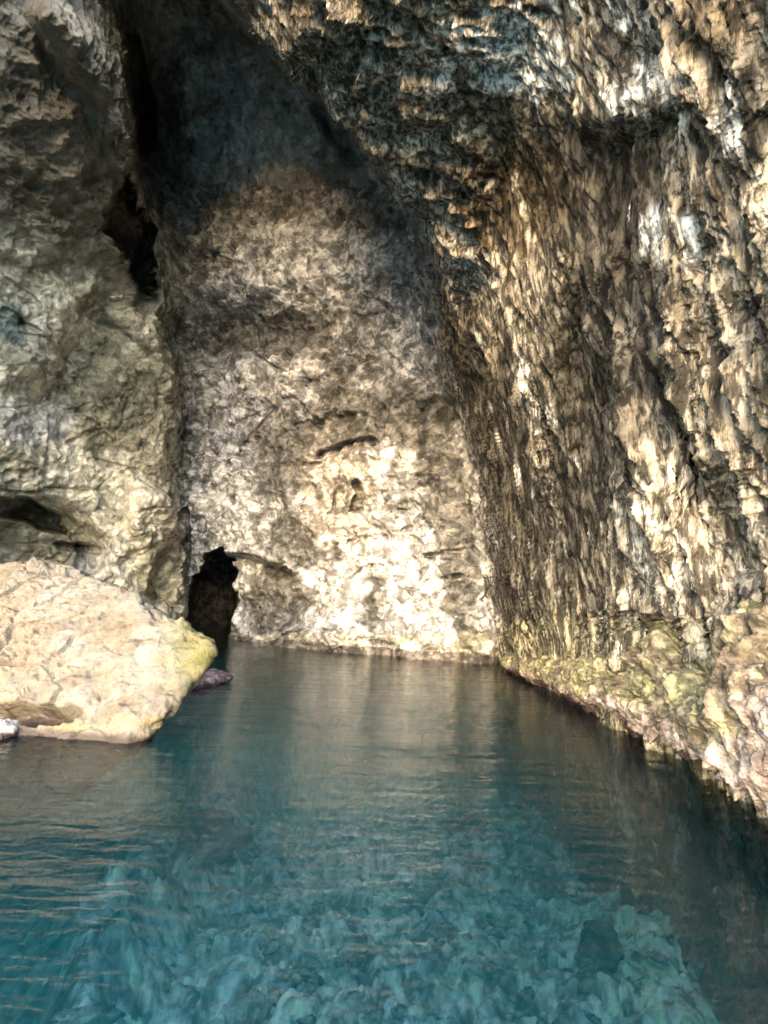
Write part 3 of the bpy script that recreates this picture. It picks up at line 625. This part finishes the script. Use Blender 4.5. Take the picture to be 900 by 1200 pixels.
# ------------------------------------------------------------------ water
def water():
    th = seq((-180, -50, 3), (-50, 50, .16), (50, 180, 3)) * D2R
    rr = np.concatenate([[.02], np.linspace(.3, 2.2, 20)[:-1], np.geomspace(2.2, 60, 620), np.geomspace(64, 900, 14)])
    T, Rr = np.meshgrid(th, rr)
    B = np.stack([np.sin(T) * Rr, np.cos(T) * Rr, np.zeros_like(T)], -1).reshape(-1, 3)
    r = Rr.ravel(); fade = ss(-r, -70, -30)
    calm = .55 + .45 * ss(pn(B, 5, 5, 5, 800), -.3, .3)
    sw = B @ np.array([.35, 1, 0.]) ; sw2 = B @ np.array([-.5, 1, 0.])
    z = .012 * pn(B, 2.4, .8, 1, 810) + .014 * calm * pn(B, 1.3, .30, 1, 820) + .005 * calm * pn(B, .5, .12, 1, 830)
    wake = ss(-(B[:, 0] * .9 + B[:, 1] * .25), 0.3, 2.2) * ss(-r, -7, -2.5)
    z += wake * .018 * np.sin(7.5 * (B @ np.array([.30, .95, 0])) + 2.0 * pn(B, .9, .9, .9, 840))
    B[:, 2] = z * fade
    nr, nc = T.shape
    F = grid_faces(nr, nc, True)
    base = len(B); ring = np.arange(nc) + (nr - 1) * nc
    low = B[ring].copy(); low[:, 2] = -12
    V2 = np.concatenate([B, low, [[0, 0, -12.]]])
    lo = base + np.arange(nc); nx = np.roll(np.arange(nc), -1)
    side = np.stack([ring, ring[nx], lo[nx], lo], 1)
    F = np.concatenate([F, side]); 
    bot = np.stack([lo, lo[nx], np.full(nc, base + nc), np.full(nc, base + nc)], 1)
    m, nt = new_mat('sea_water'); N = nt.nodes; L = nt.links
    out = N.new('ShaderNodeOutputMaterial'); g = N.new('ShaderNodeBsdfGlossy'); g.inputs['Roughness'].default_value = .03
    t = N.new('ShaderNodeBsdfTransparent'); t.inputs['Color'].default_value = (.97, .99, 1, 1)
    fr = N.new('ShaderNodeFresnel'); fr.inputs['IOR'].default_value = 1.34; mx = N.new('ShaderNodeMixShader')
    tc = N.new('ShaderNodeTexCoord'); mp = N.new('ShaderNodeMapping'); mp.inputs['Scale'].default_value = (1, 3.2, 1); L.new(tc.outputs['Object'], mp.inputs[0])
    n = N.new('ShaderNodeTexNoise'); n.inputs['Scale'].default_value = 3.2; n.inputs['Detail'].default_value = 3; n.inputs['Distortion'].default_value = .4
    L.new(mp.outputs[0], n.inputs['Vector'])
    bp = N.new('ShaderNodeBump'); bp.inputs['Strength'].default_value = .9; bp.inputs['Distance'].default_value = .02
    L.new(n.outputs['Fac'], bp.inputs['Height'])
    for s in (g, fr): L.new(bp.outputs[0], s.inputs['Normal'])
    L.new(fr.outputs[0], mx.inputs[0]); L.new(t.outputs[0], mx.inputs[1]); L.new(g.outputs[0], mx.inputs[2]); L.new(mx.outputs[0], out.inputs['Surface'])
    ab = N.new('ShaderNodeVolumeAbsorption'); ab.inputs['Color'].default_value = (.0, .97, .955, 1); ab.inputs['Density'].default_value = .09
    vs_ = N.new('ShaderNodeVolumeScatter'); vs_.inputs['Color'].default_value = (.06, .88, .85, 1); vs_.inputs['Density'].default_value = .06
    av = N.new('ShaderNodeAddShader'); L.new(ab.outputs[0], av.inputs[0]); L.new(vs_.outputs[0], av.inputs[1])
    L.new(av.outputs[0], out.inputs['Volume'])
    # bottom as triangles folded into quads is avoided: separate bmesh step
    me = bpy.data.meshes.new('water')
    faces = F.tolist() + [[int(a), int(b), base + nc] for a, b in zip(lo, lo[nx])]
    loops = np.concatenate([F.ravel(), np.array([x for f in faces[len(F):] for x in f])]).astype(np.int32)
    st = np.concatenate([np.arange(len(F)) * 4, len(F) * 4 + np.arange(nc) * 3]).astype(np.int32)
    me.vertices.add(len(V2)); me.vertices.foreach_set('co', V2.astype(f32).ravel()); me.loops.add(len(loops)); me.loops.foreach_set('vertex_index', loops)
    me.polygons.add(len(st)); me.polygons.foreach_set('loop_start', st); me.polygons.foreach_set('use_smooth', np.ones(len(st), bool)); me.update(calc_edges=True)
    me.materials.append(m); o = bpy.data.objects.new('water', me); COL.objects.link(o)
    bm = bmesh.new(); bm.from_mesh(me); bmesh.ops.recalc_face_normals(bm, faces=bm.faces); bm.to_mesh(me); bm.free()
    tag(o, kind='structure')
water()

# ------------------------------------------------------------------ light
SUN_EL, SUN_AZ = 14.5, 195      # azimuth clockwise from +y: behind the camera, a little to the left
w = bpy.data.worlds.new('World'); sc.world = w; w.use_nodes = True; nt = w.node_tree; nt.nodes.clear()
sky = nt.nodes.new('ShaderNodeTexSky'); sky.sky_type = 'NISHITA'; sky.sun_disc = False
sky.sun_elevation = SUN_EL * D2R; sky.sun_rotation = SUN_AZ * D2R; sky.dust_density = 1.2; sky.air_density = 1.0; sky.ozone_density = 0.6
bg = nt.nodes.new('ShaderNodeBackground'); bg.inputs[1].default_value = .15; wo = nt.nodes.new('ShaderNodeOutputWorld')
nt.links.new(sky.outputs[0], bg.inputs[0]); nt.links.new(bg.outputs[0], wo.inputs[0])
ld = bpy.data.lights.new('sun', 'SUN'); ld.energy = 0.27; ld.angle = 45 * D2R; ld.color = (1, .985, .97)
lo = bpy.data.objects.new('sun', ld); COL.objects.link(lo)
sd = Vector((math.sin(SUN_AZ * D2R) * math.cos(SUN_EL * D2R), math.cos(SUN_AZ * D2R) * math.cos(SUN_EL * D2R), math.sin(SUN_EL * D2R)))
lo.rotation_euler = sd.to_track_quat('Z', 'Y').to_euler(); lo.location = (-5, -20, 20)

# ------------------------------------------------------------------ camera, render
cd = bpy.data.cameras.new('camera'); cam = bpy.data.objects.new('camera', cd); COL.objects.link(cam)
cd.sensor_fit = 'VERTICAL'; cd.sensor_height = 36; cd.lens = 36 * FPX / 1200; cd.clip_end = 3000; cd.clip_start = .05
M = Matrix.Identity(4)
for i in range(3): M[i][0] = ri[i]; M[i][1] = ui[i]; M[i][2] = -fw[i]; M[i][3] = CAM[i]
cam.matrix_world = M; sc.camera = cam
vs = sc.view_settings; vs.view_transform = 'Standard'; vs.look = 'None'; vs.gamma = 1; vs.use_curve_mapping = False; vs.exposure = 3.65
cy = sc.cycles; cy.use_denoising = True; cy.max_bounces = 8; cy.diffuse_bounces = 6; cy.transparent_max_bounces = 12
cy.caustics_reflective = True; cy.caustics_refractive = False; cy.sample_clamp_indirect = 8
cy.use_adaptive_sampling = True; cy.volume_bounces = 1
